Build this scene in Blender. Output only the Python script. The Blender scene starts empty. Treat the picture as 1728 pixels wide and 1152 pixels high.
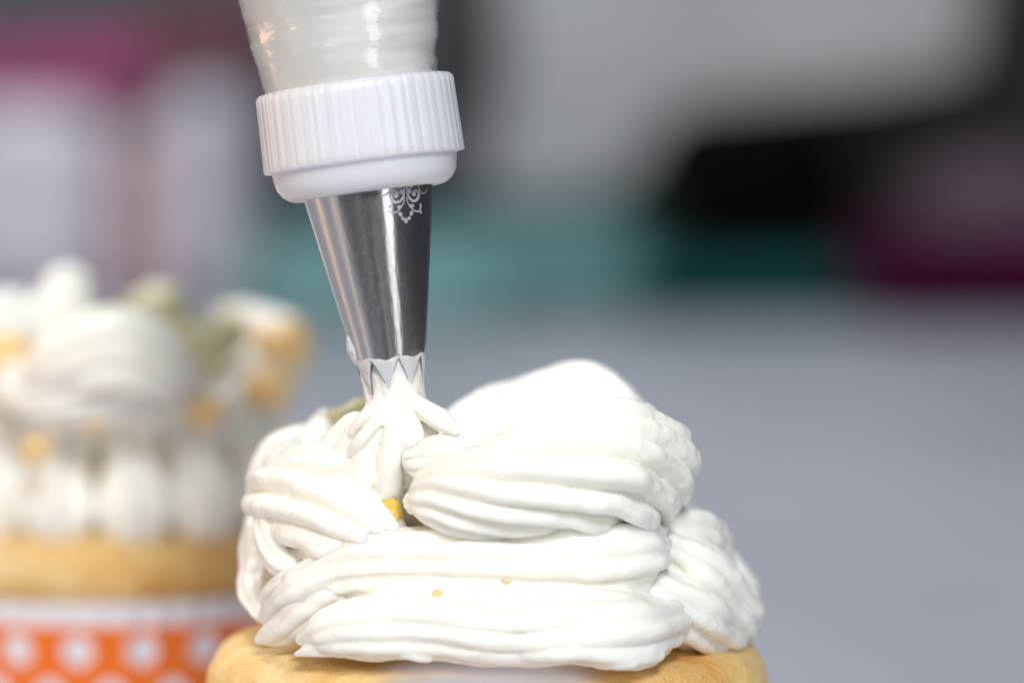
import bpy, math, random
import numpy as np
from mathutils import Vector, Matrix, Quaternion, noise

S = 0.01                      # everything below is written in centimetres
R = math.radians
C = bpy.context.scene.collection
scene = bpy.context.scene
random.seed(4)

# ------------------------------------------------------------------ camera
PITCH = R(4.0); D = 50.0; FL = 135.0; ZF = 10.5
CAM = np.array([0.0, -D * math.cos(PITCH), ZF + D * math.sin(PITCH)])
FWD = np.array([0.0, math.cos(PITCH), -math.sin(PITCH)])
UP = np.array([0.0, math.sin(PITCH), math.cos(PITCH)])
K = 1728 * FL / 36.0          # pixels per unit slope in the 1728-wide photograph

def at(px, py, y):
    """world point (cm) on the sight line of photo pixel (px, py) at depth y"""
    d = FWD + UP * ((576 - py) / K) + np.array([1.0, 0, 0]) * ((px - 864) / K)
    t = (y - CAM[1]) / d[1]
    return CAM + d * t

def cmpx(y):                  # centimetres per photo pixel at depth y
    return (y - CAM[1]) / K

cam_data = bpy.data.cameras.new('camera')
cam = bpy.data.objects.new('camera', cam_data); C.objects.link(cam)
cam.location = CAM * S
cam.rotation_euler = (R(90) - PITCH, 0, 0)
cam_data.lens = FL; cam_data.sensor_width = 36
cam_data.clip_start = 0.02; cam_data.clip_end = 30
cam_data.dof.use_dof = True
cam_data.dof.focus_distance = (D - 0.7) * S
cam_data.dof.aperture_fstop = 8.2
cam_data.dof.aperture_blades = 0
scene.camera = cam

# ------------------------------------------------------------------ light
world = bpy.data.worlds.new('World'); scene.world = world
world.use_nodes = True
wb = world.node_tree.nodes['Background']
wb.inputs['Color'].default_value = (0.80, 0.88, 1.0, 1)
wb.inputs['Strength'].default_value = 0.04

def area(name, loc, target, sx, sy, power, col):
    l = bpy.data.lights.new(name, 'AREA'); l.shape = 'RECTANGLE'
    l.size = sx * S; l.size_y = sy * S; l.energy = power; l.color = col
    o = bpy.data.objects.new(name, l); C.objects.link(o)
    o.location = Vector(loc) * S
    o.rotation_euler = (Vector(target) - Vector(loc)).to_track_quat('-Z', 'Y').to_euler()
    return o

T0 = (0, 1, 8)
area('key_window_lamp', (17, -124, 92), T0, 26, 32, 16.4, (0.96, 0.98, 1.0))
area('front_fill_lamp', (-60, -150, 60), T0, 50, 90, 5.0, (0.98, 0.98, 1.0))  # added fill from front left, no window known there
area('nozzle_highlight_lamp', (80, -118, 30), T0, 40, 90, 4.6, (0.98, 0.98, 1.0))  # added strip that puts the bright highlight on the nozzle
area('tan_reflection_lamp', (-140, -74, 45), T0, 26, 110, 4.6, (1.0, 0.80, 0.60))  # unseen lamp, tinted to give the steel a tan stripe
area('orange_reflection_lamp', (-132, 30, 40), T0, 26, 110, 4.8, (1.0, 0.60, 0.34))  # unseen lamp, added for the orange stripe at the nozzle's left edge
area('top_fill_lamp', (0, 20, 170), (0, 20, 0), 120, 90, 4.8, (0.93, 0.96, 1.0))  # added overhead fill for the cream
area('background_fill_lamp', (-60, 95, 185), (-5, 160, 0), 150, 80, 36.0, (0.93, 0.96, 1.0))  # added to brighten the background things and the far table

scene.view_settings.view_transform = 'Standard'
scene.view_settings.look = 'None'
scene.view_settings.exposure = 0.05
scene.view_settings.gamma = 1.0
scene.cycles.use_denoising = True
scene.cycles.max_bounces = 12

# ------------------------------------------------------------------ materials
def new_mat(name, col=(0.8, 0.8, 0.8), rough=0.5, metal=0.0, spec=0.5, coat=0.0, sss=0.0, sss_rad=(1, .6, .4), sss_scale=0.2):
    m = bpy.data.materials.new(name); m.use_nodes = True
    b = m.node_tree.nodes['Principled BSDF']
    b.inputs['Base Color'].default_value = (*col, 1)
    b.inputs['Roughness'].default_value = rough
    b.inputs['Metallic'].default_value = metal
    b.inputs['Specular IOR Level'].default_value = spec
    b.inputs['Coat Weight'].default_value = coat
    b.inputs['Coat Roughness'].default_value = 0.12
    if sss:
        b.inputs['Subsurface Weight'].default_value = sss
        b.inputs['Subsurface Radius'].default_value = sss_rad
        b.inputs['Subsurface Scale'].default_value = sss_scale * S
    return m

def nd(m, typ, **kw):
    n = m.node_tree.nodes.new(typ)
    for k, v in kw.items(): setattr(n, k, v)
    return n
def lk(m, a, b): m.node_tree.links.new(a, b)

def noise_node(m, scale_cm, detail=4, rough=0.55, stretch=(1, 1, 1)):
    """noise whose features are about scale_cm centimetres across"""
    tc = nd(m, 'ShaderNodeTexCoord'); mp = nd(m, 'ShaderNodeMapping')
    mp.inputs['Scale'].default_value = stretch
    n = nd(m, 'ShaderNodeTexNoise')
    n.inputs['Scale'].default_value = 1.0 / (scale_cm * S)
    n.inputs['Detail'].default_value = detail
    n.inputs['Roughness'].default_value = rough
    lk(m, tc.outputs['Object'], mp.inputs['Vector']); lk(m, mp.outputs[0], n.inputs['Vector'])
    return n

def add_bump(m, specs):
    """specs: list of (scale_cm, height_cm, stretch)"""
    b = m.node_tree.nodes['Principled BSDF']; prev = None
    for sc, h, st in specs:
        n = noise_node(m, sc, 4, 0.6, st)
        bp = nd(m, 'ShaderNodeBump'); bp.inputs['Strength'].default_value = 1.0
        bp.inputs['Distance'].default_value = h * S
        lk(m, n.outputs['Fac'], bp.inputs['Height'])
        if prev: lk(m, prev.outputs[0], bp.inputs['Normal'])
        prev = bp
    lk(m, prev.outputs[0], b.inputs['Normal'])

def mottle(m, scale_cm, stops, detail=4):
    b = m.node_tree.nodes['Principled BSDF']
    n = noise_node(m, scale_cm, detail); r = nd(m, 'ShaderNodeValToRGB')
    while len(r.color_ramp.elements) < len(stops): r.color_ramp.elements.new(0.5)
    for e, (p, c) in zip(r.color_ramp.elements, stops): e.position = p; e.color = (*c, 1)
    lk(m, n.outputs['Fac'], r.inputs[0]); lk(m, r.outputs[0], b.inputs['Base Color'])
    return r

M = {}
M['cream'] = new_mat('whipped_cream', (0.94, 0.915, 0.84), 0.27, spec=0.42, sss=0.75, sss_rad=(1.0, 0.92, 0.76), sss_scale=0.17)
add_bump(M['cream'], [(0.45, 0.02, (1, 1, 1)), (0.09, 0.003, (1, 1, 1))])
M['glow_core'] = new_mat('yellow_glow_core', (0.92, 0.66, 0.24), 0.5, sss=0.4, sss_scale=0.2)  # warm crease glow put into the colour of an added core
M['cake'] = new_mat('golden_cake', (0.75, 0.42, 0.15), 0.62, spec=0.3, sss=0.25, sss_rad=(1, .5, .2), sss_scale=0.12)
mottle(M['cake'], 1.6, [(0.34, (0.76, 0.42, 0.13)), (0.50, (0.86, 0.58, 0.23)), (0.64, (0.92, 0.75, 0.42))], 6)
add_bump(M['cake'], [(0.5, 0.05, (1, 1, 1)), (0.14, 0.05, (1, 1, 1)), (0.045, 0.03, (1, 1, 1))])
M['peach'] = new_mat('peach_flesh', (0.95, 0.52, 0.03), 0.38, sss=0.5, sss_rad=(1, .5, .1), sss_scale=0.25)
mottle(M['peach'], 0.5, [(0.3, (0.93, 0.50, 0.03)), (0.7, (0.95, 0.70, 0.20))])
M['peach_pale'] = new_mat('pale_peach_flesh', (0.85, 0.60, 0.26), 0.3, sss=.4, sss_scale=.25)
mottle(M['peach_pale'], 0.5, [(0.3, (0.82, 0.52, 0.17)), (0.7, (0.88, 0.68, 0.38))])
M['kiwi'] = new_mat('kiwi_flesh', (0.30, 0.33, 0.12), 0.3, sss=0.4, sss_rad=(.6, 1, .2), sss_scale=0.2)
mottle(M['kiwi'], 0.4, [(0.3, (0.50, 0.49, 0.27)), (0.7, (0.66, 0.64, 0.44))])
M['coupler'] = new_mat('white_plastic', (0.72, 0.73, 0.77), 0.24, spec=0.5, sss=0.8, sss_rad=(1, 1, 1.1), sss_scale=0.4)
add_bump(M['coupler'], [(0.15, 0.003, (1, 1, 1))])
M['bagcream'] = new_mat('cream_behind_film', (0.70, 0.66, 0.58), 0.5, sss=0.3, sss_scale=0.3)
mottle(M['bagcream'], 1.8, [(0.3, (0.84, 0.83, 0.79)), (0.7, (0.88, 0.88, 0.86))])
add_bump(M['bagcream'], [(0.8, 0.05, (1, 1, 2.2))])
M['white_paper'] = new_mat('white_paper', (0.5, 0.48, 0.5), 0.6)

# brushed steel
m = new_mat('brushed_steel', (0.60, 0.595, 0.60), 0.2, metal=1.0); M['steel'] = m
b = m.node_tree.nodes['Principled BSDF']
b.inputs['Anisotropic'].default_value = 0.65; b.inputs['Anisotropic Rotation'].default_value = 0.25
tg = nd(m, 'ShaderNodeTangent', direction_type='RADIAL', axis='Z'); lk(m, tg.outputs[0], b.inputs['Tangent'])
n1 = noise_node(m, 0.9, 3, 0.6, (1, 1, 60)); n2 = noise_node(m, 0.05, 3, 0.6, (1, 1, 1))
mr = nd(m, 'ShaderNodeMapRange'); mr.inputs['To Min'].default_value = 0.18; mr.inputs['To Max'].default_value = 0.30
lk(m, n2.outputs['Fac'], mr.inputs['Value']); lk(m, mr.outputs[0], b.inputs['Roughness'])
bp = nd(m, 'ShaderNodeBump'); bp.inputs['Distance'].default_value = 0.0003 * S
lk(m, n1.outputs['Fac'], bp.inputs['Height'])
n3 = noise_node(m, 0.35, 4, 0.7, (1, 1, 0.12))
bp2 = nd(m, 'ShaderNodeBump'); bp2.inputs['Distance'].default_value = 0.008 * S
lk(m, n3.outputs['Fac'], bp2.inputs['Height']); lk(m, bp.outputs[0], bp2.inputs['Normal'])
lk(m, bp2.outputs[0], b.inputs['Normal'])
M['steel_edge'] = new_mat('steel_cut_edge', (0.30, 0.30, 0.32), 0.35, metal=1.0)
M['etch'] = new_mat('etched_steel', (0.46, 0.47, 0.50), 0.6, metal=0.3)

# clear film of the piping bag
m = bpy.data.materials.new('clear_film'); m.use_nodes = True; M['film'] = m
nt = m.node_tree; nt.nodes.clear()
out = nd(m, 'ShaderNodeOutputMaterial'); tr = nd(m, 'ShaderNodeBsdfTransparent')
gl = nd(m, 'ShaderNodeBsdfGlossy'); gl.inputs['Roughness'].default_value = 0.10
df = nd(m, 'ShaderNodeBsdfDiffuse'); df.inputs['Color'].default_value = (0.90, 0.89, 0.87, 1)
mx1 = nd(m, 'ShaderNodeMixShader'); mx2 = nd(m, 'ShaderNodeMixShader')
fr = nd(m, 'ShaderNodeFresnel'); fr.inputs['IOR'].default_value = 1.5
nn = noise_node(m, 0.7, 4, 0.55, (1, 1, 2.6))
bp = nd(m, 'ShaderNodeBump'); bp.inputs['Distance'].default_value = 0.04 * S
lk(m, nn.outputs['Fac'], bp.inputs['Height'])
lk(m, bp.outputs[0], gl.inputs['Normal']); lk(m, bp.outputs[0], fr.inputs['Normal'])
mx1.inputs[0].default_value = 0.60
lk(m, tr.outputs[0], mx1.inputs[1]); lk(m, df.outputs[0], mx1.inputs[2])
ad = nd(m, 'ShaderNodeMath', operation='MULTIPLY'); ad.inputs[1].default_value = 1.6
lk(m, fr.outputs[0], ad.inputs[0]); lk(m, ad.outputs[0], mx2.inputs[0])
lk(m, mx1.outputs[0], mx2.inputs[1]); lk(m, gl.outputs[0], mx2.inputs[2]); lk(m, mx2.outputs[0], out.inputs[0])

# orange paper with white dots, uv in centimetres (u round the cup, v up)
m = new_mat('orange_dotted_paper', (0.9, 0.2, 0.02), 0.45, spec=0.4); M['dots'] = m
b = m.node_tree.nodes['Principled BSDF']
uv = nd(m, 'ShaderNodeUVMap'); sp = nd(m, 'ShaderNodeSeparateXYZ'); lk(m, uv.outputs[0], sp.inputs[0])
def mth(op, a, c=None):
    n = nd(m, 'ShaderNodeMath', operation=op)
    for i, v in enumerate((a, c)):
        if v is None: continue
        if isinstance(v, (int, float)): n.inputs[i].default_value = v
        else: lk(m, v, n.inputs[i])
    return n.outputs[0]
def dist(du, dv, pu=1.08, pv=1.50):
    u_ = mth('MULTIPLY', mth('SUBTRACT', mth('FRACT', mth('ADD', mth('DIVIDE', sp.outputs[0], pu), du)), 0.5), pu)
    v_ = mth('MULTIPLY', mth('SUBTRACT', mth('FRACT', mth('ADD', mth('DIVIDE', sp.outputs[1], pv), dv)), 0.5), pv)
    return mth('SQRT', mth('ADD', mth('POWER', u_, 2), mth('POWER', v_, 2)))
dd = mth('MINIMUM', dist(0.0, 0.0), dist(0.5, 0.5))
isdot = mth('LESS_THAN', dd, 0.265)
rim = mth('GREATER_THAN', sp.outputs[1], -0.34)
msk = mth('MAXIMUM', isdot, rim)
mc = nd(m, 'ShaderNodeMix', data_type='RGBA')
mc.inputs['A'].default_value = (0.90, 0.19, 0.02, 1); mc.inputs['B'].default_value = (0.80, 0.78, 0.82, 1)
lk(m, msk, mc.inputs['Factor']); lk(m, mc.outputs['Result'], b.inputs['Base Color'])

M['table'] = new_mat('pale_tabletop', (0.50, 0.52, 0.58), 0.38, spec=0.4)
mottle(M['table'], 14, [(0.3, (0.31, 0.33, 0.37)), (0.7, (0.40, 0.42, 0.47))])
M['wall'] = new_mat('slate_wall', (0.10, 0.105, 0.12), 0.8)
mottle(M['wall'], 30, [(0.3, (0.08, 0.085, 0.10)), (0.7, (0.13, 0.135, 0.15))])
def simple(name, col, rough=0.55, var=0.15, sc=4):
    m = new_mat(name, col, rough, spec=0.5 if max(col) > .05 else 0.08)
    mottle(m, sc, [(0.3, tuple(c * (1 - var) for c in col)), (0.7, tuple(min(1, c * (1 + var)) for c in col))])
    return m

# ------------------------------------------------------------------ objects
def link(name, verts, faces, mat, parent=None, smooth=True, local=False, uvs=None):
    v = np.asarray(verts, dtype=float) * S
    if parent is not None and not local:
        v = v - np.array(parent.location)
    me = bpy.data.meshes.new(name)
    me.from_pydata(v.tolist(), [], [tuple(int(i) for i in f) for f in faces])
    if smooth: me.polygons.foreach_set('use_smooth', [True] * len(me.polygons))
    if uvs is not None:
        ul = me.uv_layers.new(name='UVMap')
        idx = np.zeros(len(me.loops), dtype=int); me.loops.foreach_get('vertex_index', idx)
        ul.data.foreach_set('uv', np.asarray(uvs)[idx].ravel())
    me.update()
    me.materials.append(mat)
    o = bpy.data.objects.new(name, me); C.objects.link(o)
    if parent is not None: o.parent = parent
    return o

def thing(name, label, cat, loc, group=None):
    o = bpy.data.objects.new(name, None); C.objects.link(o)
    o.location = Vector([float(c) for c in loc]) * S
    o.empty_display_size = 0.01
    o['label'] = label; o['category'] = cat
    if group: o['group'] = group
    return o

def tag(o, label, cat, group=None):
    o['label'] = label; o['category'] = cat
    if group: o['group'] = group
    return o

def grid_faces(nr, nc, closed=True):
    f = []
    for i in range(nr - 1):
        for j in range(nc if closed else nc - 1):
            k = (j + 1) % nc
            f.append((i * nc + j, i * nc + k, (i + 1) * nc + k, (i + 1) * nc + j))
    return f

def nz(p, s):                     # signed noise at p (cm) with feature size s
    return noise.noise(Vector((p[0] / s, p[1] / s, p[2] / s)))

def catmull(P, n):
    P = np.asarray(P, float)
    Q = np.vstack([2 * P[0] - P[1], P, 2 * P[-1] - P[-2]])
    seg = len(P) - 1
    # chord-length samples
    L = np.linalg.norm(np.diff(P[:, :3], axis=0), axis=1); cum = np.concatenate([[0], np.cumsum(L)])
    out = []
    for t in np.linspace(0, cum[-1], n):
        i = min(seg - 1, int(np.searchsorted(cum, t, 'right') - 1)); i = max(i, 0)
        u = (t - cum[i]) / max(L[i], 1e-9)
        a, b_, c, d = Q[i], Q[i + 1], Q[i + 2], Q[i + 3]
        out.append(0.5 * ((2 * b_) + (-a + c) * u + (2 * a - 5 * b_ + 4 * c - d) * u * u + (-a + 3 * b_ - 3 * c + d) * u ** 3))
    return np.array(out)

def rope(pts, n=9, depth=0.22, twist=0.0, flat=1.0, phase=0.0, seed=0, cap=(1, 1), px=True,
         wob=0.07, around=None, sharp=0.62, rag=0.028, tipround=1.0):
    """piped star-tip rope: pts (px, py, y, r_px) or (x, y, z, r); returns verts, faces"""
    if px:
        P = []
        for (a, b_, y, r) in pts:
            q = at(a, b_, y); P.append([q[0], q[1], q[2], r * cmpx(y)])
    else: P = pts
    P = np.asarray(P, float)
    Ltot = np.linalg.norm(np.diff(P[:, :3], axis=0), axis=1).sum()
    rm = P[:, 3].max()
    na = around or n * 14
    ns = int(max(24, Ltot / max(0.022, rm * 0.045)))
    Q = catmull(P, ns); Q[:, 3] = np.maximum(Q[:, 3], 0.01)
    Tn = np.gradient(Q[:, :3], axis=0); Tn /= np.linalg.norm(Tn, axis=1)[:, None] + 1e-12
    # end caps: extra rings drawn in like rounded ends
    up = np.array([0, 0, 1.0])
    N = up - Tn[0] * Tn[0].dot(up)
    if np.linalg.norm(N) < 0.2: N = np.array([0, -1.0, 0]) - Tn[0] * Tn[0].dot([0, -1.0, 0])
    N /= np.linalg.norm(N)
    rings = []
    so = seed * 7.31
    arc = np.linspace(0, Ltot, ns)
    capn = 9
    def ring(c, t, nrm, r, s, rr):
        bn = np.cross(t, nrm); vs = []
        for j in range(na):
            th = 2 * math.pi * j / na
            a = n * (th + twist * s + phase + 0.38 * noise.noise(Vector((s * 0.55, th * 0.0 + so, 1.7)))) / 2
            lobe = abs(math.cos(a)) ** sharp
            k = math.floor(a / math.pi + 0.5)            # which lobe
            amp = depth * (1 + 0.45 * noise.noise(Vector((k * 3.1 + so, s * 0.6, 0.3))))
            big = 1 + 0.17 * noise.noise(Vector((k * 5.7 + so, s * 0.7, 4.2)))
            q = r * rr * (big * (1 - amp + amp * lobe))
            q *= 1 + wob * noise.noise(Vector((math.cos(th) * 0.9 + so, math.sin(th) * 0.9, s * 1.3)))
            rg = noise.noise(Vector((k * 2.3 + so, s * 5.5, 9.1)))
            q += r * rag * rg * (lobe ** 3) * rr
            q += r * rag * 0.5 * noise.noise(Vector((th * 4 + so, s * 9.0, 2.1))) * rr
            vs.append(c + nrm * (math.cos(th) * q * flat) + bn * (math.sin(th) * q))
        return vs
    V = []
    nrm = N
    frames = []
    for i in range(ns):
        if i:
            v = nrm - Tn[i] * Tn[i].dot(nrm); nrm = v / (np.linalg.norm(v) + 1e-12)
        frames.append(nrm.copy())
    if cap[0]:
        for k in range(capn):
            f = (k + 0.35) / capn; ang = f * math.pi / 2
            c = Q[0, :3] - Tn[0] * Q[0, 3] * tipround * cap[0] * math.cos(ang)
            V += ring(c, Tn[0], frames[0], Q[0, 3], -Q[0, 3] * math.cos(ang), math.sin(ang))
    for i in range(ns): V += ring(Q[i, :3], Tn[i], frames[i], Q[i, 3], arc[i], 1.0)
    if cap[1]:
        for k in reversed(range(capn)):
            f = (k + 0.35) / capn; ang = f * math.pi / 2
            c = Q[-1, :3] + Tn[-1] * Q[-1, 3] * tipround * cap[1] * math.cos(ang)
            V += ring(c, Tn[-1], frames[-1], Q[-1, 3], Ltot + Q[-1, 3] * math.cos(ang), math.sin(ang))
    nr = len(V) // na
    F = grid_faces(nr, na)
    V = list(V)
    c0 = np.mean(V[:na], axis=0); c1 = np.mean(V[-na:], axis=0)
    V.append(c0); V.append(c1); a0 = len(V) - 2; a1 = len(V) - 1
    for j in range(na):
        F.append((a0, (j + 1) % na, j)); F.append((a1, (nr - 1) * na + j, (nr - 1) * na + (j + 1) % na))
    return np.array(V), F

def lathe(profile, na=96, centre=(0, 0), wave=None):
    V = []
    for (r, z) in profile:
        for j in range(na):
            th = 2 * math.pi * j / na
            q = wave(r, z, th) if wave else r
            V.append((centre[0] + q * math.cos(th), centre[1] + q * math.sin(th), z))
    return np.array(V), grid_faces(len(profile), na)

def box(cx, cy, z0, sx, sy, sz, bev=0.3, rot=0.0, seg=4, soft=0.0, seed=0, n=10):
    """rounded box as a superellipsoid-like grid; cx, cy centre, z0 base"""
    V = []; F = []
    hx, hy, hz = sx / 2, sy / 2, sz / 2
    faces = []
    idx = {}
    def vert(p):
        key = tuple(round(c, 5) for c in p)
        if key not in idx:
            idx[key] = len(V)
            q = np.array(p) * (hx, hy, hz)
            inner = np.clip(q, [-hx + bev, -hy + bev, -hz + bev], [hx - bev, hy - bev, hz - bev])
            d = q - inner; L = np.linalg.norm(d)
            if L > 1e-9: q = inner + d / L * bev
            if soft:
                q = q * (1 + soft * noise.noise(Vector(q / (0.4 * max(hx, hz))) + Vector((seed, 0, 0))))
            x = q[0] * math.cos(rot) - q[1] * math.sin(rot); y = q[0] * math.sin(rot) + q[1] * math.cos(rot)
            V.append((cx + x, cy + y, z0 + hz + q[2]))
        return idx[key]
    # parameter lines denser near the edges
    def line(h):
        e = min(0.9, bev / h)
        inner = np.linspace(-1 + e, 1 - e, n)
        a = [-1 + e * (1 - math.cos(math.pi / 2 * k / seg)) * 1.0 for k in range(seg)]
        return sorted(set([round(t, 6) for t in a] + [round(t, 6) for t in inner] + [round(-t, 6) for t in a]))
    LX, LY, LZ = line(hx), line(hy), line(hz)
    for s in (-1, 1):
        for (A, B_, f) in ((LX, LY, lambda a, b: (a, b, s)), (LY, LZ, lambda a, b: (s, a, b)), (LX, LZ, lambda a, b: (a, s, b))):
            for i in range(len(A) - 1):
                for j in range(len(B_) - 1):
                    q = [vert(f(A[i], B_[j])), vert(f(A[i + 1], B_[j])), vert(f(A[i + 1], B_[j + 1])), vert(f(A[i], B_[j + 1]))]
                    F.append(q)
    return np.array(V), F

def fix_normals(o):
    import bmesh
    bm = bmesh.new(); bm.from_mesh(o.data); bmesh.ops.recalc_face_normals(bm, faces=bm.faces)
    bm.to_mesh(o.data); bm.free()
    return o

# ------------------------------------------------------------------ setting
def sheet(name, x0, x1, y0, y1, z, th, mat):
    v, f = box((x0 + x1) / 2, (y0 + y1) / 2, z - th, x1 - x0, y1 - y0, th, 0.4, n=2)
    o = fix_normals(link(name, v, f, mat)); o['kind'] = 'structure'; return o
CUP_H = 5.4
cm = at(825, 1192, 1.6)                 # axis and rim height of the front cupcake
ZT = cm[2] - CUP_H                      # table height
YE = 172.0
sheet('table', -75, 35, -20, YE + 60, ZT, 3.0, M['table'])
v, f = box(0, 262, ZT - 70, 420, 6, 260, 0.5, n=2)
o = fix_normals(link('wall', v, f, M['wall'])); o['kind'] = 'structure'

# ------------------------------------------------------------------ cupcakes
def paper_cup(parent, cx, cy, zr, Rr=3.62, H=CUP_H, mat=None, pleats=44, name='paper_cup', amp=0.05, Rb=None):
    Rb = Rb or Rr * 0.72
    prof = []; n = 26
    for i in range(n + 1):
        t = i / n
        prof.append((Rb + (Rr - Rb) * t, zr - H + H * t))
    # rolled rim, then back down inside
    for k in range(1, 7):
        a = math.pi * k / 6
        prof.append((Rr + 0.05 - 0.05 * math.cos(a) - 0.05 * (1 - math.cos(a)) * 1.0, zr + 0.05 * math.sin(a)))
    for i in range(1, 8):
        t = i / 7
        prof.append((Rr - 0.06 - 0.35 * t, zr - H * 0.5 * t))
    na = 264; V = []; U = []
    for i, (r, z) in enumerate(prof):
        for j in range(na + 1):
            th = 2 * math.pi * j / na
            q = r + amp * math.cos(pleats * th) * (1 if i < n + 4 else 0.6)
            V.append((cx + q * math.cos(th), cy + q * math.sin(th), z)); U.append((th * Rr, z - zr))
    b0 = len(V); F = grid_faces(len(prof), na + 1, closed=False)
    V.append((cx, cy, zr - H)); U.append((0, -H))
    for j in range(na): F.append((b0, j + 1, j))
    return link(name, V, F, mat or M['dots'], parent, uvs=U)

def cake(parent, cx, cy, zr, Rc=3.6, rise=0.9, seed=0, lump=0.12, name='cake'):
    """golden muffin top bulging over the cup rim, closed underneath"""
    prof = [(0.02, zr - 2.2), (Rc * 0.80, zr - 2.2), (Rc * 0.90, zr - 0.9), (Rc * 0.95, zr - 0.1)]
    for k in range(0, 25):
        a = R(-38 + (90 + 38) * k / 24)
        prof.append((Rc - 0.62 + 0.62 * math.cos(a) + 0.0, zr + rise - 0.62 + 0.12 + 0.62 * math.sin(a)))
    for k in range(1, 12):
        t = k / 11
        prof.append(((Rc - 0.62) * (1 - t) + 0.02 * t, zr + rise + 0.12 + 0.5 * math.sin(t * math.pi / 2)))
    P = []
    for (r, z) in prof: P.append((r, z))
    def wave(r, z, th):
        return r * (1 + 0.012 * noise.noise(Vector((math.cos(th) * 2 + seed, math.sin(th) * 2, z * 0.6))) +
                    0.008 * noise.noise(Vector((math.cos(th) * 9 + seed, math.sin(th) * 9, z * 3))))
    V, F = lathe(P, 220, (cx, cy), wave)
    V = np.array(V)
    for i in range(len(V)):
        V[i, 2] += lump * noise.noise(Vector((V[i, 0] * 0.7 + seed, V[i, 1] * 0.7, 3.3))) * (1 if V[i, 2] > zr else 0)
    return link(name, V, F, M['cake'], parent)

def cube_fruit(name, c, size, mat, label, cat, group, rot=None, seed=0):
    v, f = box(0, 0, -size[2] / 2, *size, bev=min(size) * 0.42, soft=0.2, seed=seed, n=6)
    q = Quaternion((random.uniform(-1, 1), random.uniform(-1, 1), random.uniform(-1, 1)), rot if rot is not None else random.uniform(0.3, 1.0))
    v = np.array([list(q @ Vector(p)) for p in v])
    base = np.array(c) - np.array([0, 0, size[2] / 2])
    t = link(name, v + np.array(c), f, mat)
    t.location = Vector(base) * S
    t.data.transform(Matrix.Translation(-Vector(base) * S))
    fix_normals(t)
    return tag(t, label, cat, group)

# ---- front cupcake
G_CUP = 'cream topped cupcakes on the table'
cup1 = thing('cupcake', 'sharp front cupcake with white cream being piped on it under the steel nozzle', 'cupcake',
             (cm[0], cm[1], ZT), G_CUP)
paper_cup(cup1, cm[0], cm[1], cm[2])
cake(cup1, cm[0], cm[1], cm[2], Rc=3.8, rise=0.88, seed=1)

# added yellow core under the ropes, coloured as warm light in the creases
top = at(850, 800, 1.4); base_z = cm[2] + 0.9
prof = []
for k in range(22):
    t = k / 21
    prof.append((2.75 * math.cos(t * math.pi / 2) ** 0.75 + 0.01, base_z - 0.1 + (top[2] - base_z) * math.sin(t * math.pi / 2) ** 1.1))
V, F = lathe(prof, 120, (cm[0], cm[1] + 0.1))
link('glow_core', V, F, M['glow_core'], cup1)

def fuse(name, parts, mat, parent, voxel=0.026, smooth=3, seed=0, lump=0.05):
    """melt several closed meshes into one skin, as soft cream runs together"""
    V = []; F = []; n0 = 0
    for v, f in parts:
        V += [tuple(p) for p in v]; F += [tuple(int(i) + n0 for i in q) for q in f]; n0 += len(v)
    me = bpy.data.meshes.new('tmp'); me.from_pydata(V, [], F)
    o = bpy.data.objects.new('tmp', me); C.objects.link(o)
    md = o.modifiers.new('r', 'REMESH'); md.mode = 'VOXEL'; md.voxel_size = voxel
    if smooth:
        sm = o.modifiers.new('s', 'SMOOTH'); sm.factor = 0.5; sm.iterations = smooth
    dg = bpy.context.evaluated_depsgraph_get()
    m2 = bpy.data.meshes.new_from_object(o.evaluated_get(dg))
    bpy.data.objects.remove(o); bpy.data.meshes.remove(me)
    co = np.zeros(len(m2.vertices) * 3); m2.vertices.foreach_get('co', co); co = co.reshape(-1, 3)
    no = np.zeros(len(m2.vertices) * 3); m2.vertices.foreach_get('normal', no); no = no.reshape(-1, 3)
    d = np.empty(len(co))
    for i, p in enumerate(co):
        d[i] = lump * noise.noise(Vector((p[0] * 1.1 + seed, p[1] * 1.1, p[2] * 1.6))) \
             + lump * .25 * noise.noise(Vector((p[0] * 2.6 + seed, p[1] * 2.6, p[2] * 4.5))) \
             + lump * .05 * noise.noise(Vector((p[0] * 9 + seed, p[1] * 9, p[2] * 13)))
    d += np.array([.006 * noise.noise(Vector((p[0] * 20, p[1] * 20, p[2] * 24))) * max(0, .6 + noise.noise(Vector((p[0] * 1.5 + 9, p[1] * 1.5, p[2] * 2)))) for p in co])
    co = co + no * d[:, None]
    v = co * S - np.array(parent.location)
    m2.vertices.foreach_set('co', v.ravel())
    m2.polygons.foreach_set('use_smooth', [True] * len(m2.polygons))
    m2.materials.clear(); m2.materials.append(mat); m2.name = name; m2.update()
    ob = bpy.data.objects.new(name, m2); C.objects.link(ob); ob.parent = parent
    return ob

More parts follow.
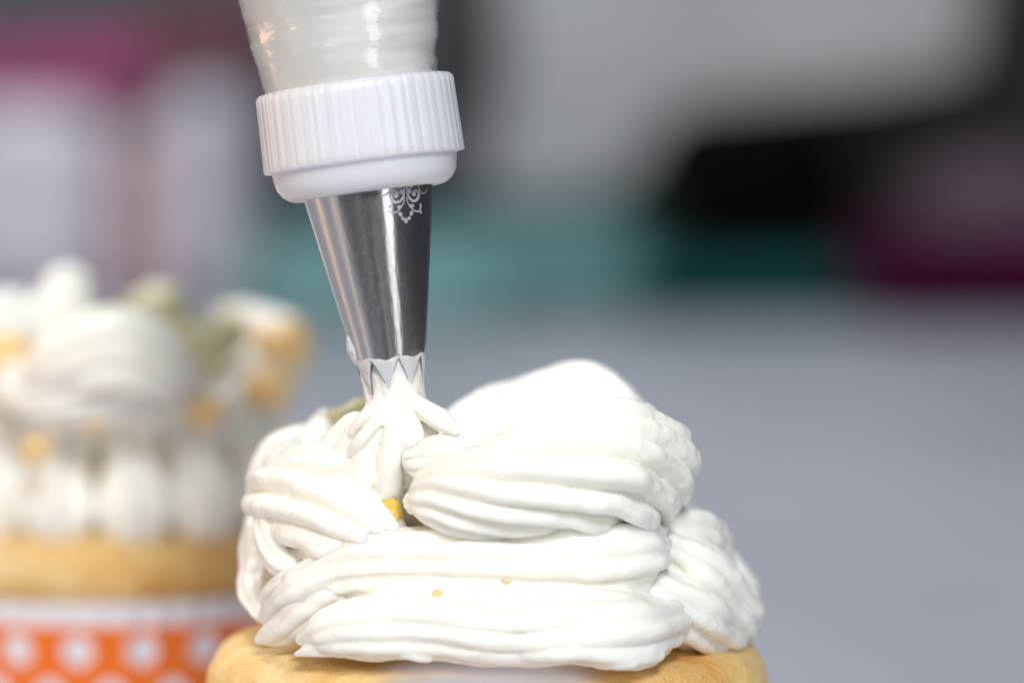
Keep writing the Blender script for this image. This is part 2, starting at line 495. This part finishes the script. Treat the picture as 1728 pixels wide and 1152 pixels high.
ROPES = {
 'lower': [
 dict(pts=[(515,1078,-1.1,16),(570,1058,-1.5,44),(690,1058,-1.75,58),(840,1062,-1.85,64),(980,1058,-1.75,68),(1070,1060,-1.4,62),(1112,1052,-.6,50),(1090,1030,.4,40)],
      n=9, depth=.19, phase=.1, seed=1, tipround=1.4, twist=.10),
 dict(pts=[(840,1098,-2.0,10),(900,1100,-2.15,16),(980,1098,-2.15,19),(1060,1104,-1.9,20),(1110,1102,-1.5,14)], n=5, depth=.1, seed=31),
 dict(pts=[(680,1102,-1.95,10),(704,1110,-2.0,11),(724,1113,-2.0,9)], n=4, depth=.1, seed=51),
 dict(pts=[(1000,1110,-2.0,14),(1040,1118,-2.0,13),(1068,1120,-1.95,9)], n=4, depth=.1, seed=52),
 dict(pts=[(500,1103,-1.2,6),(535,1092,-1.35,16),(590,1085,-1.4,22),(660,1090,-1.7,22)], n=5, depth=.2, seed=15),
 dict(pts=[(455,1040,0,20),(510,1000,-.7,42),(600,955,-1.05,54),(740,945,-1.35,58),(900,945,-1.4,60),(1020,938,-1.2,60),(1082,926,-.75,54),(1092,926,.5,45)],
      n=9, depth=.19, phase=.35, seed=2, twist=-.10),
 dict(pts=[(520,1030,-.4,40),(600,1008,-.8,46),(700,998,-1.25,46),(900,1000,-1.35,48),(1020,996,-1.15,46),(1090,992,-.5,44)], n=6, depth=.1, seed=34),
 ],
 'right': [
 dict(pts=[(1060,975,-.6,30),(1105,1000,-.55,48),(1160,1035,-.2,60),(1198,1060,.5,56),(1212,1070,1.6,50)], n=7, depth=.32, phase=.2, seed=3, twist=.1),
 dict(pts=[(1120,930,0,40),(1170,960,.3,58),(1215,1005,.9,58),(1240,1035,1.6,52),(1230,1050,2.8,45)], n=7, depth=.3, phase=0, seed=4, twist=-.1),
 dict(pts=[(1100,900,.2,40),(1150,895,.6,48),(1182,915,1.2,50),(1195,960,2.0,52),(1190,990,3.0,50)], n=7, depth=.22, phase=.3, seed=5),
 dict(pts=[(1190,940,2.6,40),(1230,975,2.9,42),(1245,1015,3.3,42),(1220,1050,3.8,36)], n=7, depth=.22, seed=6),
 ],
 'join': [
 dict(pts=[(1010,895,-.2,36),(1060,885,.2,46),(1110,872,.6,52)], n=6, depth=.15, seed=36),
 ],
 'swirl': [
 dict(pts=[(702,846,-1.25,24),(745,836,-1.5,62),(820,826,-1.65,86),(905,808,-1.55,104),(990,795,-1.2,120),(1050,792,-.5,112),(1070,785,.8,98),(1040,770,2.2,86)],
      n=11, depth=.29, phase=.15, seed=7, sharp=.72, twist=-.58, tipround=.9),
 dict(pts=[(722,778,-.95,40),(755,772,-1.0,46),(820,765,-.9,48),(880,742,-.75,50),(940,728,-.6,52),(1020,722,-.2,54),(1065,726,.5,50),(1075,740,1.6,44)], n=10, depth=.24, phase=.3, seed=8, twist=-.45),
 ],
 'back': [
 dict(pts=[(740,738,3.6,22),(820,700,3.9,42),(910,680,4.3,50),(985,668,4.2,56),(1040,698,3.8,52),(1065,730,3.0,52)], n=9, depth=.15, seed=9),
 dict(pts=[(760,760,3.2,40),(860,740,3.4,50),(980,740,3.4,50)], n=7, depth=.12, seed=29),
 ],
 'fan': [
 dict(pts=[(500,800,2.2,60),(488,832,1.0,82),(522,858,.0,92),(585,882,-.65,80),(632,905,-.95,58),(645,930,-1.0,40)], n=9, depth=.30, phase=.2, seed=10, twist=.16),
 dict(pts=[(690,775,-.3,44),(640,790,-.55,56),(570,798,-.3,58),(510,802,.3,52),(470,810,1.3,42)], n=8, depth=.26, phase=.1, seed=11, twist=.1),
 dict(pts=[(446,860,.3,20),(450,905,-.05,27),(468,938,-.2,28),(490,955,-.35,25),(497,968,-.4,16)], n=5, depth=.2, seed=12, sharp=.8),
 dict(pts=[(520,890,-.6,22),(548,930,-.85,34),(600,950,-1.1,34)], n=5, depth=.15, seed=32),
 dict(pts=[(655,583,-.6,53),(661,618,-.6,52.5),(666,650,-.6,50),(669,680,-.6,48)], n=8, depth=.05, seed=35, cap=(0,1), tipround=.4),
 dict(pts=[(655,585,-.6,44),(661,620,-.6,47),(666,655,-.6,49),(668,676,-.6,50),(668,700,-.6,60),(664,728,-.58,80),(658,752,-.45,96),(650,785,-.2,108),(640,825,.2,112),(630,860,.6,100)], n=9, depth=.36, phase=.39, seed=18, twist=.3, cap=(0,1), around=170),
 dict(pts=[(696,674,-.85,15),(718,692,-.95,17),(746,711,-1.0,19),(768,726,-1.0,11)], n=4, depth=.12, seed=19, sharp=.9),
 dict(pts=[(652,684,-.9,12),(630,716,-1.05,12),(608,742,-1.05,12),(592,762,-.9,8)], n=4, depth=.12, seed=20, sharp=.9),
 dict(pts=[(642,676,-.85,10),(614,703,-.9,11),(596,726,-.8,10)], n=4, depth=.12, seed=24, sharp=.9),
 ],
 'leftlow': [
 dict(pts=[(445,1030,.8,26),(432,1000,1.1,32),(440,955,1.7,38),(455,890,2.4,44),(470,830,3.0,44)], n=7, depth=.22, seed=13),
 dict(pts=[(438,1078,-.1,7),(458,1068,-.25,20),(482,1054,-.45,30),(515,1030,-.8,34),(560,1000,-1.0,30)], n=6, depth=.25, seed=14),
 dict(pts=[(450,1010,-.1,18),(480,990,-.5,26),(530,975,-.8,30)], n=5, depth=.2, seed=33),
 ],
 'backleft': [
 dict(pts=[(455,880,2.9,30),(445,810,3.1,30),(468,765,3.2,30),(520,750,3.2,34)], n=7, depth=.18, seed=16),
 dict(pts=[(545,790,2.4,66),(545,745,2.6,48),(544,712,2.8,24),(546,700,2.8,12)], n=8, depth=.14, seed=17),
 ],
 'rear': [
 dict(pts=[(560,1010,3.6,60),(700,1000,4.3,64),(850,990,4.6,66),(1000,990,4.4,64),(1130,990,3.9,60)], n=9, depth=.2, seed=22),
 dict(pts=[(520,880,3.4,60),(680,850,4.0,66),(850,840,4.2,70),(1000,840,4.0,66),(1120,880,3.2,56)], n=9, depth=.2, seed=23),
 ],
}
for gi, (gname, L) in enumerate(ROPES.items()):
    fuse('piped_cream', [rope(**kw) for kw in L], M['cream'], cup1, voxel={'fan': .019, 'rear': .04}.get(gname, .021),
         smooth=(3 if gname == 'fan' else 4), seed=gi * 3.7, lump=(.03 if gname == 'fan' else .07))

cube_fruit('peach_cube', at(660, 864, -.86), (.28, .30, .42), M['peach'], 'small orange peach cube peeping out between the cream folds of the front cupcake', 'fruit piece', 'diced fruit on the cupcakes', rot=.3, seed=3)
cube_fruit('kiwi_piece', at(604, 712, 2.6), (.75, .5, .6), M['kiwi'], 'olive green fruit piece behind the nozzle tip, on the front cupcake', 'fruit piece', 'diced fruit on the cupcakes', rot=.5, seed=5)

for (px_, py_, y_, s_, lab) in [(742, 1003, -1.75, .13, 'tiny yellow fruit crumb in the crease between the two front cream bands'),
                                (850, 978, -1.78, .14, 'tiny yellow fruit crumb at the middle of the upper front cream band'),
                                (1157, 926, -.12, .12, 'tiny yellow fruit crumb on the right hand cream ridges')]:
    cube_fruit('fruit_crumb', at(px_, py_, y_ + .11), (s_ * 1.6, s_, s_), M['peach_pale'], lab, 'fruit piece', 'diced fruit on the cupcakes', seed=px_)
# ---- left cupcake, behind
LY = 15.5; DY = 5.0
cl = at(200, 974, LY)
cup2 = thing('cupcake', 'blurred finished cupcake in orange paper cup with white dots, on the left', 'cupcake',
             (cl[0], cl[1], ZT), G_CUP)
paper_cup(cup2, cl[0], cl[1], cl[2], H=cl[2] - ZT)
cake(cup2, cl[0], cl[1], cl[2], Rc=3.6, rise=0.95, seed=7)
zc = cl[2] + 0.95
prof = [(2.6 * math.cos(t * math.pi / 2) ** 0.7 + .01, zc + 3.3 * math.sin(t * math.pi / 2)) for t in np.linspace(0, 1, 20)]
V, F = lathe(prof, 96, (cl[0], cl[1])); link('glow_core', V, F, M['glow_core'], cup2)  # same added core, its yellow stands for glow between the ropes
NP_ = 15
for k in range(NP_):
    th = 2 * math.pi * (k + .45) / NP_ - math.pi / 2
    r0 = 2.75
    c = np.array([cl[0] + r0 * math.cos(th), cl[1] + r0 * math.sin(th), zc])
    o2 = np.array([math.cos(th), math.sin(th), 0])
    P = [(*(c + o2 * .12 + [0, 0, .1]), .5), (*(c + o2 * .15 + [0, 0, .55]), .68), (*(c + [0, 0, 1.05]), .55), (*(c - o2 * .2 + [0, 0, 1.35]), .50), (*(c - o2 * .3 + [0, 0, 1.75]), .60), (*(c - o2 * .45 + [0, 0, 2.2]), .42)]
    v, f = rope(P, n=6, depth=.3, twist=.25, seed=40 + k, px=False, around=70); link('piped_rope', v, f, M['cream'], cup2)
for kw in [
    dict(pts=[(60,640,6.6,40),(120,610,6.2,68),(190,595,6.0,80),(255,620,6.3,74),(300,650,7.2,50)], n=9, depth=.2, seed=60, twist=.2),
    dict(pts=[(250,680,6.6,40),(170,660,6.2,52),(90,670,6.4,50),(30,650,7.0,44)], n=9, depth=.2, seed=61),
    dict(pts=[(115,600,8.5,60),(110,540,8.8,56),(112,512,9,52),(116,488,9.1,42)], n=8, depth=.2, seed=62),
    dict(pts=[(-60,640,8,60),(-20,590,8.2,66),(20,540,9,54)], n=8, depth=.2, seed=63),
    dict(pts=[(330,720,8.5,56),(400,680,9.5,66),(455,640,10.8,66),(470,590,11.8,56),(400,560,12.6,50)], n=9, depth=.2, seed=64),
    ]:
    kw['pts'] = [(a_, b_, y_ + DY, r_) for a_, b_, y_, r_ in kw['pts']]
    v, f = rope(**kw); link('piped_rope', v, f, M['cream'], cup2)
for (px_, py_, y_, s_, kind, lab) in [
    (262, 535, 9.6, 1.15, 'kiwi', 'pale green fruit piece at the top of the blurred left cupcake'),
    (330, 588, 9.2, 0.95, 'kiwi', 'olive fruit piece right of the cream swirl on the blurred left cupcake'),
    (345, 695, 7.2, 0.62, 'peach', 'peach cube below right of the top swirl on the blurred left cupcake'),
    (378, 570, 9.6, 0.8, 'kiwi', 'lowest pale olive fruit piece right of the cream swirl on the blurred left cupcake'),
    (478, 585, 10.4, 0.95, 'peach', 'biggest pale peach piece at the far right top of the blurred left cupcake'),
    (452, 655, 9.0, 0.75, 'peach', 'peach cube at the shaded right side of the blurred left cupcake'),
    (160, 708, 6.2, 0.5, 'peach', 'small peach cube between the cream rows of the blurred left cupcake'),
    (60, 760, 6.3, 0.5, 'peach', 'peach cube between cream puffs near the left edge of the photo'),
    (12, 600, 7.3, 0.8, 'peach', 'peach cube at the left edge beside the big cream swirl'),
    ]:
    cube_fruit('kiwi_piece' if kind == 'kiwi' else 'peach_cube', at(px_, py_, y_ + DY), (s_, s_ * .8, s_ * .85), M[{'peach': 'peach_pale'}.get(kind, kind)], lab, 'fruit piece',
               'diced fruit on the cupcakes', seed=px_)

# ---- little empty cup in front, far out of focus
cf = at(820, 1160, -12.5)
v = cf; fc = thing('baking_cup', 'empty white mini baking cup, a blur at the bottom edge before the front cupcake', 'baking cup', (cf[0], cf[1], ZT))
paper_cup(fc, cf[0], cf[1], cf[2], Rr=1.0, H=cf[2] - ZT, mat=M['white_paper'], pleats=30, amp=.04, Rb=.75, name='paper_wall')

# ------------------------------------------------------------------ piping bag
tip = at(667, 664, -.6)
px0 = cmpx(-.6)
bag = thing('piping_bag', 'clear piping bag full of cream with white ribbed coupler and steel star nozzle', 'piping bag', tip)
az = Vector((-math.tan(R(7.6)), math.tan(R(3.0)), 1)).normalized()
bag.rotation_mode = 'QUATERNION'
bag.rotation_quaternion = Vector((0, 0, 1)).rotation_difference(az)

# nozzle: eight pointed teeth, then a cone
NT = 8; NA = NT * 24
def cone_r(z):
    pts = [(-0.02, .37), (.1, .385), (.42, .455), (2.75, .86), (3.3, .95)]
    for (a, ra), (b_, rb) in zip(pts, pts[1:]):
        if z <= b_: return ra + (rb - ra) * (z - a) / (b_ - a)
    return pts[-1][1]
TP = R(8)
def tooth_z(th):
    t = ((th + TP) * NT / (2 * math.pi)) % 1.0
    return 0.45 * (1 - abs(2 * t - 1)) ** 0.92
V = []; NZ = 26
for side in (0, 1):
    off = 0.0 if side == 0 else -0.022
    for i in range(NZ + 1):
        for j in range(NA):
            th = 2 * math.pi * j / NA
            z0 = tooth_z(th); z = z0 + (3.1 - z0) * (i / NZ)
            r = cone_r(z) + off
            if z < .42: r -= .015 * (1 - z / .42) ** 2
            V.append((r * math.cos(th), r * math.sin(th), z))
g = (NZ + 1) * NA
F = grid_faces(NZ + 1, NA)
F += [tuple(reversed([i + g for i in q])) for q in grid_faces(NZ + 1, NA)]
FE = []
for j in range(NA):
    k = (j + 1) % NA
    FE.append((j, g + j, g + k, k))
nozzle = link('nozzle', V, F + FE, M['steel'], bag, local=True)
nozzle.data.materials.append(M['steel_edge'])
for p in nozzle.data.polygons:
    if p.index >= len(F): p.material_index = 1; p.use_smooth = False

# etched ornament on the nozzle, laid on the cone
def on_cone(th, z, lift=.0035):
    r = cone_r(z) + lift
    return (r * math.cos(th), r * math.sin(th), z)
def facing(px_, py_):
    """angle and height on the cone of a photo pixel"""
    best = None
    Mx = bag.matrix_basis.copy()
    Mi = Matrix.LocRotScale(bag.location, bag.rotation_quaternion, None).inverted()
    a = Mi @ Vector(CAM * S); bb = Mi @ Vector(at(px_, py_, 0) * S)
    a /= S; bb /= S; dvec = (bb - a)
    lo, hi = .9, .999
    for k in range(4000):
        t = lo + (hi - lo) * k / 3999
        p = a + dvec * t
        if math.hypot(p.x, p.y) <= cone_r(p.z): return math.atan2(p.y, p.x), p.z
    return math.atan2(p.y, p.x), p.z
EV = []; EF = []
ecx, ecy = 684, 0
def etch_line(pts, w):
    pts = catmull([(a, b_, 0, ww) for (a, b_), ww in zip(pts, w)], 30)
    T_ = np.gradient(pts[:, :2], axis=0); T_ /= np.linalg.norm(T_, axis=1)[:, None] + 1e-9
    b0 = len(EV)
    for p, t in zip(pts, T_):
        for s_ in (-1, 1):
            EV.append(on_cone(*facing(p[0] - t[1] * s_ * p[3], p[1] + t[0] * s_ * p[3])))
    for i in range(len(pts) - 1): EF.append((b0 + 2 * i, b0 + 2 * i + 1, b0 + 2 * i + 3, b0 + 2 * i + 2))
def etch_dot(cx_, cy_, rx, ry, rot=0):
    b0 = len(EV); EV.append(on_cone(*facing(cx_, cy_)))
    for k in range(12):
        a = 2 * math.pi * k / 12; dx = rx * math.cos(a); dy = ry * math.sin(a)
        EV.append(on_cone(*facing(cx_ + dx * math.cos(rot) - dy * math.sin(rot), cy_ + dx * math.sin(rot) + dy * math.cos(rot))))
    for k in range(12): EF.append((b0, b0 + 1 + k, b0 + 1 + (k + 1) % 12))
def e(x, y): return (640 + x / 12.8, 300 + y / 12.8)      # zoomed detail pixels to photo pixels
def el(pts, w): etch_line([e(*p) for p in pts], [q / 12.8 for q in w])
def ed(x, y, rx, ry, rot=0): c_ = e(x, y); etch_dot(c_[0], c_[1], rx / 12.8, ry / 12.8, rot)
el([(540,150),(540,260),(530,360),(480,470),(390,530),(300,510),(250,430),(245,350),(290,300),(350,290),(400,320),(405,370)], [14,16,18,22,28,30,30,28,24,22,20,18])
ed(362, 385, 46, 60)
el([(595,150),(598,260),(610,360),(660,450),(740,505),(800,480),(840,420),(845,340),(810,280),(770,270),(735,300)], [14,16,18,22,26,28,26,24,20,18,18])
ed(745, 345, 42, 60)
el([(540,420),(530,520),(480,620),(400,715),(320,760),(250,750),(200,700)], [8,10,12,14,16,14,10])
ed(430, 630, 50, 36, -.3); ed(235, 625, 34, 40); ed(485, 305, 58, 52); ed(640, 290, 50, 56); ed(440, 200, 46, 42); ed(680, 190, 40, 36)
el([(595,410),(610,520),(660,620),(730,690),(810,730),(870,700),(890,640),(880,560)], [8,10,12,14,16,16,16,20])
ed(700, 605, 48, 38, .3); ed(890, 745, 24, 34, -.5)
ed(452, 785, 38, 60, -.4); ed(505, 882, 34, 40); ed(575, 925, 40, 62); ed(645, 872, 34, 40); ed(690, 765, 36, 60, .3)
el([(250,180),(230,270),(170,350),(80,390),(0,390)], [14,16,18,18,14])
el([(845,170),(860,250),(900,320),(950,340),(1005,300),(1020,230)], [10,13,15,15,13,10])
link('etched_ornament', EV, EF, M['etch'], nozzle, local=True)

# cream smeared over the teeth and one side of the nozzle
def smear(th0, th1, zlo, zhi, seed, thick=.02, teeth=False):
    V = []; nt, nzz = 90, 14
    for i in range(nzz + 1):
        for j in range(nt + 1):
            u = j / nt; th = th0 + (th1 - th0) * u; w_ = i / nzz
            zl = zlo; 
            if teeth: zl = tooth_z(th) + .03
            zh = zhi + (.05 if teeth else .09) * noise.noise(Vector((u * (9 if teeth else 3), seed, .5)))
            if not teeth:
                half = math.sin(math.pi * u) ** .6
                mid = (zlo + zhi) / 2; zl = mid + (zlo - mid) * half; zh = mid + (zh - mid) * half
            zh = max(zh, zl + .002)
            z = zl + (zh - zl) * w_
            e_ = (4 * w_ * (1 - w_)) ** .5 * ((4 * u * (1 - u)) ** .4)
            V.append(on_cone(th, z, -.004 + thick * e_ * (1 + .6 * noise.noise(Vector((u * 8, w_ * 3, seed))))))
    return link('cream_smear', V, grid_faces(nzz + 1, nt + 1, closed=False), M['cream_thin'], nozzle, local=True)
M['cream_thin'] = new_mat('thin_cream_film', (0.60, 0.61, 0.63), 0.3, spec=.5, sss=.2, sss_scale=.05)
add_bump(M['cream_thin'], [(0.12, 0.035, (1, 1, 1))])
smear(R(195), R(352), .1, .48, 3, .014, teeth=True)
smear(R(184), R(208), .42, .80, 8, .05)

# coupler ring with moulded ribs
NR = 46; na = NR * 10
prof = [(.80, 2.62), (.95, 2.60), (1.02, 2.62), (1.10, 2.68), (1.165, 2.78), (1.19, 2.90), (1.195, 2.97), (1.205, 2.985)]
nb = len(prof)
prof += [(1.29, 3.0), (1.30, 3.02)] + [(1.30 - .02 * t, 3.02 + .92 * t) for t in np.linspace(.1, 1, 12)] + [(1.265, 3.97), (1.24, 4.0), (1.20, 4.01), (1.08, 4.01), (1.02, 3.98)]
def wv(r, z, th):
    if r < 1.21 or z < 2.99 or z > 3.985: return r
    t = (th * NR / (2 * math.pi)) % 1.0
    rib = min(1, max(0, (abs(t - .5) * 2 - .12) / .22))
    k = math.floor(th * NR / (2 * math.pi))
    return r - .016 + .016 * rib + .004 * math.sin(k * 2.7)
V, F = lathe(prof, na, (0, 0), wv)
link('coupler_ring', V, F, M['coupler'], bag, local=True)

# cream inside the bag and the film round it
def bag_r(z):
    t = max(0, z - 3.9)
    return 1.06 + .155 * min(t, 1.4) + .24 * max(0, t - 1.4)
def bag_profile(off):
    zs = np.concatenate([np.linspace(3.7, 6.2, 110), np.linspace(6.3, 9.0, 30)])
    P = [(bag_r(z) + off, z) for z in zs]
    rt = P[-1][0]
    for k in range(1, 14):
        a = k / 13 * math.pi / 2; P.append((max(.25, rt * math.cos(a)), 9.0 + 1.9 * math.sin(a)))
    for k in range(1, 8): P.append((.25 + .06 * k, 10.9 + .35 * k))
    return P
def wrinkle(r, z, th, s=1.0):
    side = .35 + .65 * max(0, math.cos(th - R(-20)))
    q = r + s * .045 * side * noise.noise(Vector((math.cos(th) * .6, math.sin(th) * .6, z * 3.4)))
    q += s * .014 * side * noise.noise(Vector((math.cos(th) * 1.5, math.sin(th) * 1.5, z * 8.5)))
    q += s * .03 * noise.noise(Vector((math.cos(th) * 2.2 + 5, math.sin(th) * 2.2, z * 1.5)))
    return q
V, F = lathe(bag_profile(-.05), 160, (0.03, 0), lambda r, z, th: wrinkle(r, z, th, .8))
link('cream_filling', V, F, M['bagcream'], bag, local=True)
V, F = lathe(bag_profile(.02), 200, (0, 0), lambda r, z, th: wrinkle(r, z, th, 1.05) + (.05 * max(0, math.cos(th - math.pi)) ** 3))
link('bag_film', V, F, M['film'], bag, local=True)

# ------------------------------------------------------------------ blurred background things
def bg(name, x0, x1, ytop, ybot, y, depth, mat, label, cat, bev=1.5, rot=0, group=None, soft=0.0, z_base=None):
    a = at(x0, ytop, y); c = at(x1, ybot, y)
    zb = ZT if z_base is None else z_base
    w = abs(c[0] - a[0]); h = a[2] - zb
    t = thing(name, label, cat, ((a[0] + c[0]) / 2, y + depth / 2, zb), group)
    v, f = box((a[0] + c[0]) / 2, y + depth / 2, zb, w, depth, h, min(bev, h * .45, depth * .45), rot, soft=soft, seed=x0)
    return t, v, f
BG = {
 'black': simple('black_plastic', (0.0008, 0.0008, 0.001), .9),
 'teal': simple('teal_plastic', (0.075, 0.21, 0.21), .5),
 'teal_dark': simple('dark_teal_plastic', (0.002, 0.05, 0.044), .6),
 'magenta': simple('magenta_card', (0.30, 0.02, 0.13), .5),
 'maroon': simple('maroon_card', (0.10, 0.012, 0.03), .5),
 'plum': simple('plum_fabric', (0.035, 0.0005, 0.018), .8),
 'mauve': simple('mauve_fabric', (0.07, 0.045, 0.065), .8),
 'lilac': simple('lilac_white_plastic', (0.52, 0.51, 0.57), .5),
 'pinkp': simple('pale_pink_plastic', (0.62, 0.42, 0.46), .5),
 'grey': simple('pale_grey_fabric', (0.42, 0.44, 0.455), .8, sc=20),
 'charcoal': simple('charcoal_board', (0.045, 0.046, 0.05), .7),
}
def single(*a, **k):
    t, v, f = bg(*a, **k)
    o = link('body', v, f, a[7], t); fix_normals(o)
    return t, o

t, _ = single('storage_box', 420, 1100, 395, 505, 168, 14, BG['teal'], 'long blurred teal box lying at the back of the table', 'box', bev=2.0)
t, _ = single('storage_box', 400, 850, 445, 505, 158, 8, simple('light_teal_plastic', (.11, .25, .25), .5), 'low pale teal box in front of the long teal box', 'box', bev=1.2)
t, _ = single('storage_box', 1060, 1450, 450, 505, 165, 8, BG['teal_dark'], 'dark teal box under the black case at the back', 'box', bev=1.6)
# black case
a = at(1110, 205, 176)
t, _ = single('camera_case', 1100, 1455, 172, 420, 184, 16, BG['black'], 'black round cornered case standing at the back right of the teal box', 'case', bev=4.0)
t, _ = single('storage_box', 500, 1130, 335, 505, 184, 8, simple('dark_green_card', (.02, .04, .037), .6), 'dark greenish box behind the long teal box', 'box', bev=1.5)
t, _ = single('fabric_bundle', 1450, 1900, 405, 540, 160, 18, BG['plum'], 'dark magenta folded fabric at the right edge of the back', 'fabric', bev=2.5, soft=.08)
t, _ = single('fabric_bundle', 1540, 1900, 270, 520, 180, 12, BG['mauve'], 'greyish mauve upright bundle behind the dark magenta fabric', 'fabric', bev=5, soft=.08)
# left stack
t, _ = single('plastic_tub', -120, 190, 165, 505, 172, 20, BG['lilac'], 'blurred lilac grey tub at the far left of the back', 'tub', bev=3)
t, _ = single('plastic_tub', 205, 270, 215, 500, 170, 6, BG['pinkp'], 'pale pink slim bottle between the blurred tubs', 'bottle', bev=1)
t, _ = single('plastic_tub', 285, 415, 150, 500, 171, 14, BG['lilac'], 'blurred pale grey tub left of the piping bag', 'tub', bev=2.5)
t['category'] = 'tub'

def slab(name, quad, y, depth, mat, label, cat):
    """upright board given by four photo pixels at depth y, with real thickness"""
    f_ = [at(px_, py_, y) for px_, py_ in quad]; b_ = [p + np.array([0, depth, 0]) for p in f_]
    V = [*f_, *b_]; n = len(quad)
    F = [list(range(n)), list(range(2 * n - 1, n - 1, -1))] + [[i, i + n, (i + 1) % n + n, (i + 1) % n] for i in range(n)]
    c = np.mean(V, axis=0); c[2] = min(p[2] for p in V)
    o = link(name, np.array(V) - c, F, mat, smooth=False); o.location = Vector(c) * S
    fix_normals(o)
    return tag(o, label, cat)
slab('magenta_book', [(-140, 85), (250, 62), (250, 150), (-140, 165)], 173, 14, BG['magenta'], 'magenta book lying on the blurred tubs at top left', 'book')
slab('maroon_box', [(240, 22), (450, -2), (450, 112), (240, 130)], 174, 12, BG['maroon'], 'dark maroon box beside the piping bag at top left', 'box')
slab('grey_cloth', [(835, -200), (1660, -200), (1630, 110), (1480, 140), (1180, 170), (1030, 320), (800, 345), (860, 120)], 205, 6, BG['grey'], 'large pale grey cloth hanging at the back, upper middle', 'cloth')
slab('dark_panel', [(735, -200), (2100, -200), (2100, 560), (735, 560)], 215, 3, BG['charcoal'], 'dark panel standing behind everything on the right', 'panel')
print('tris', sum(len(o.data.polygons) * 2 for o in bpy.data.objects if o.type == 'MESH'))
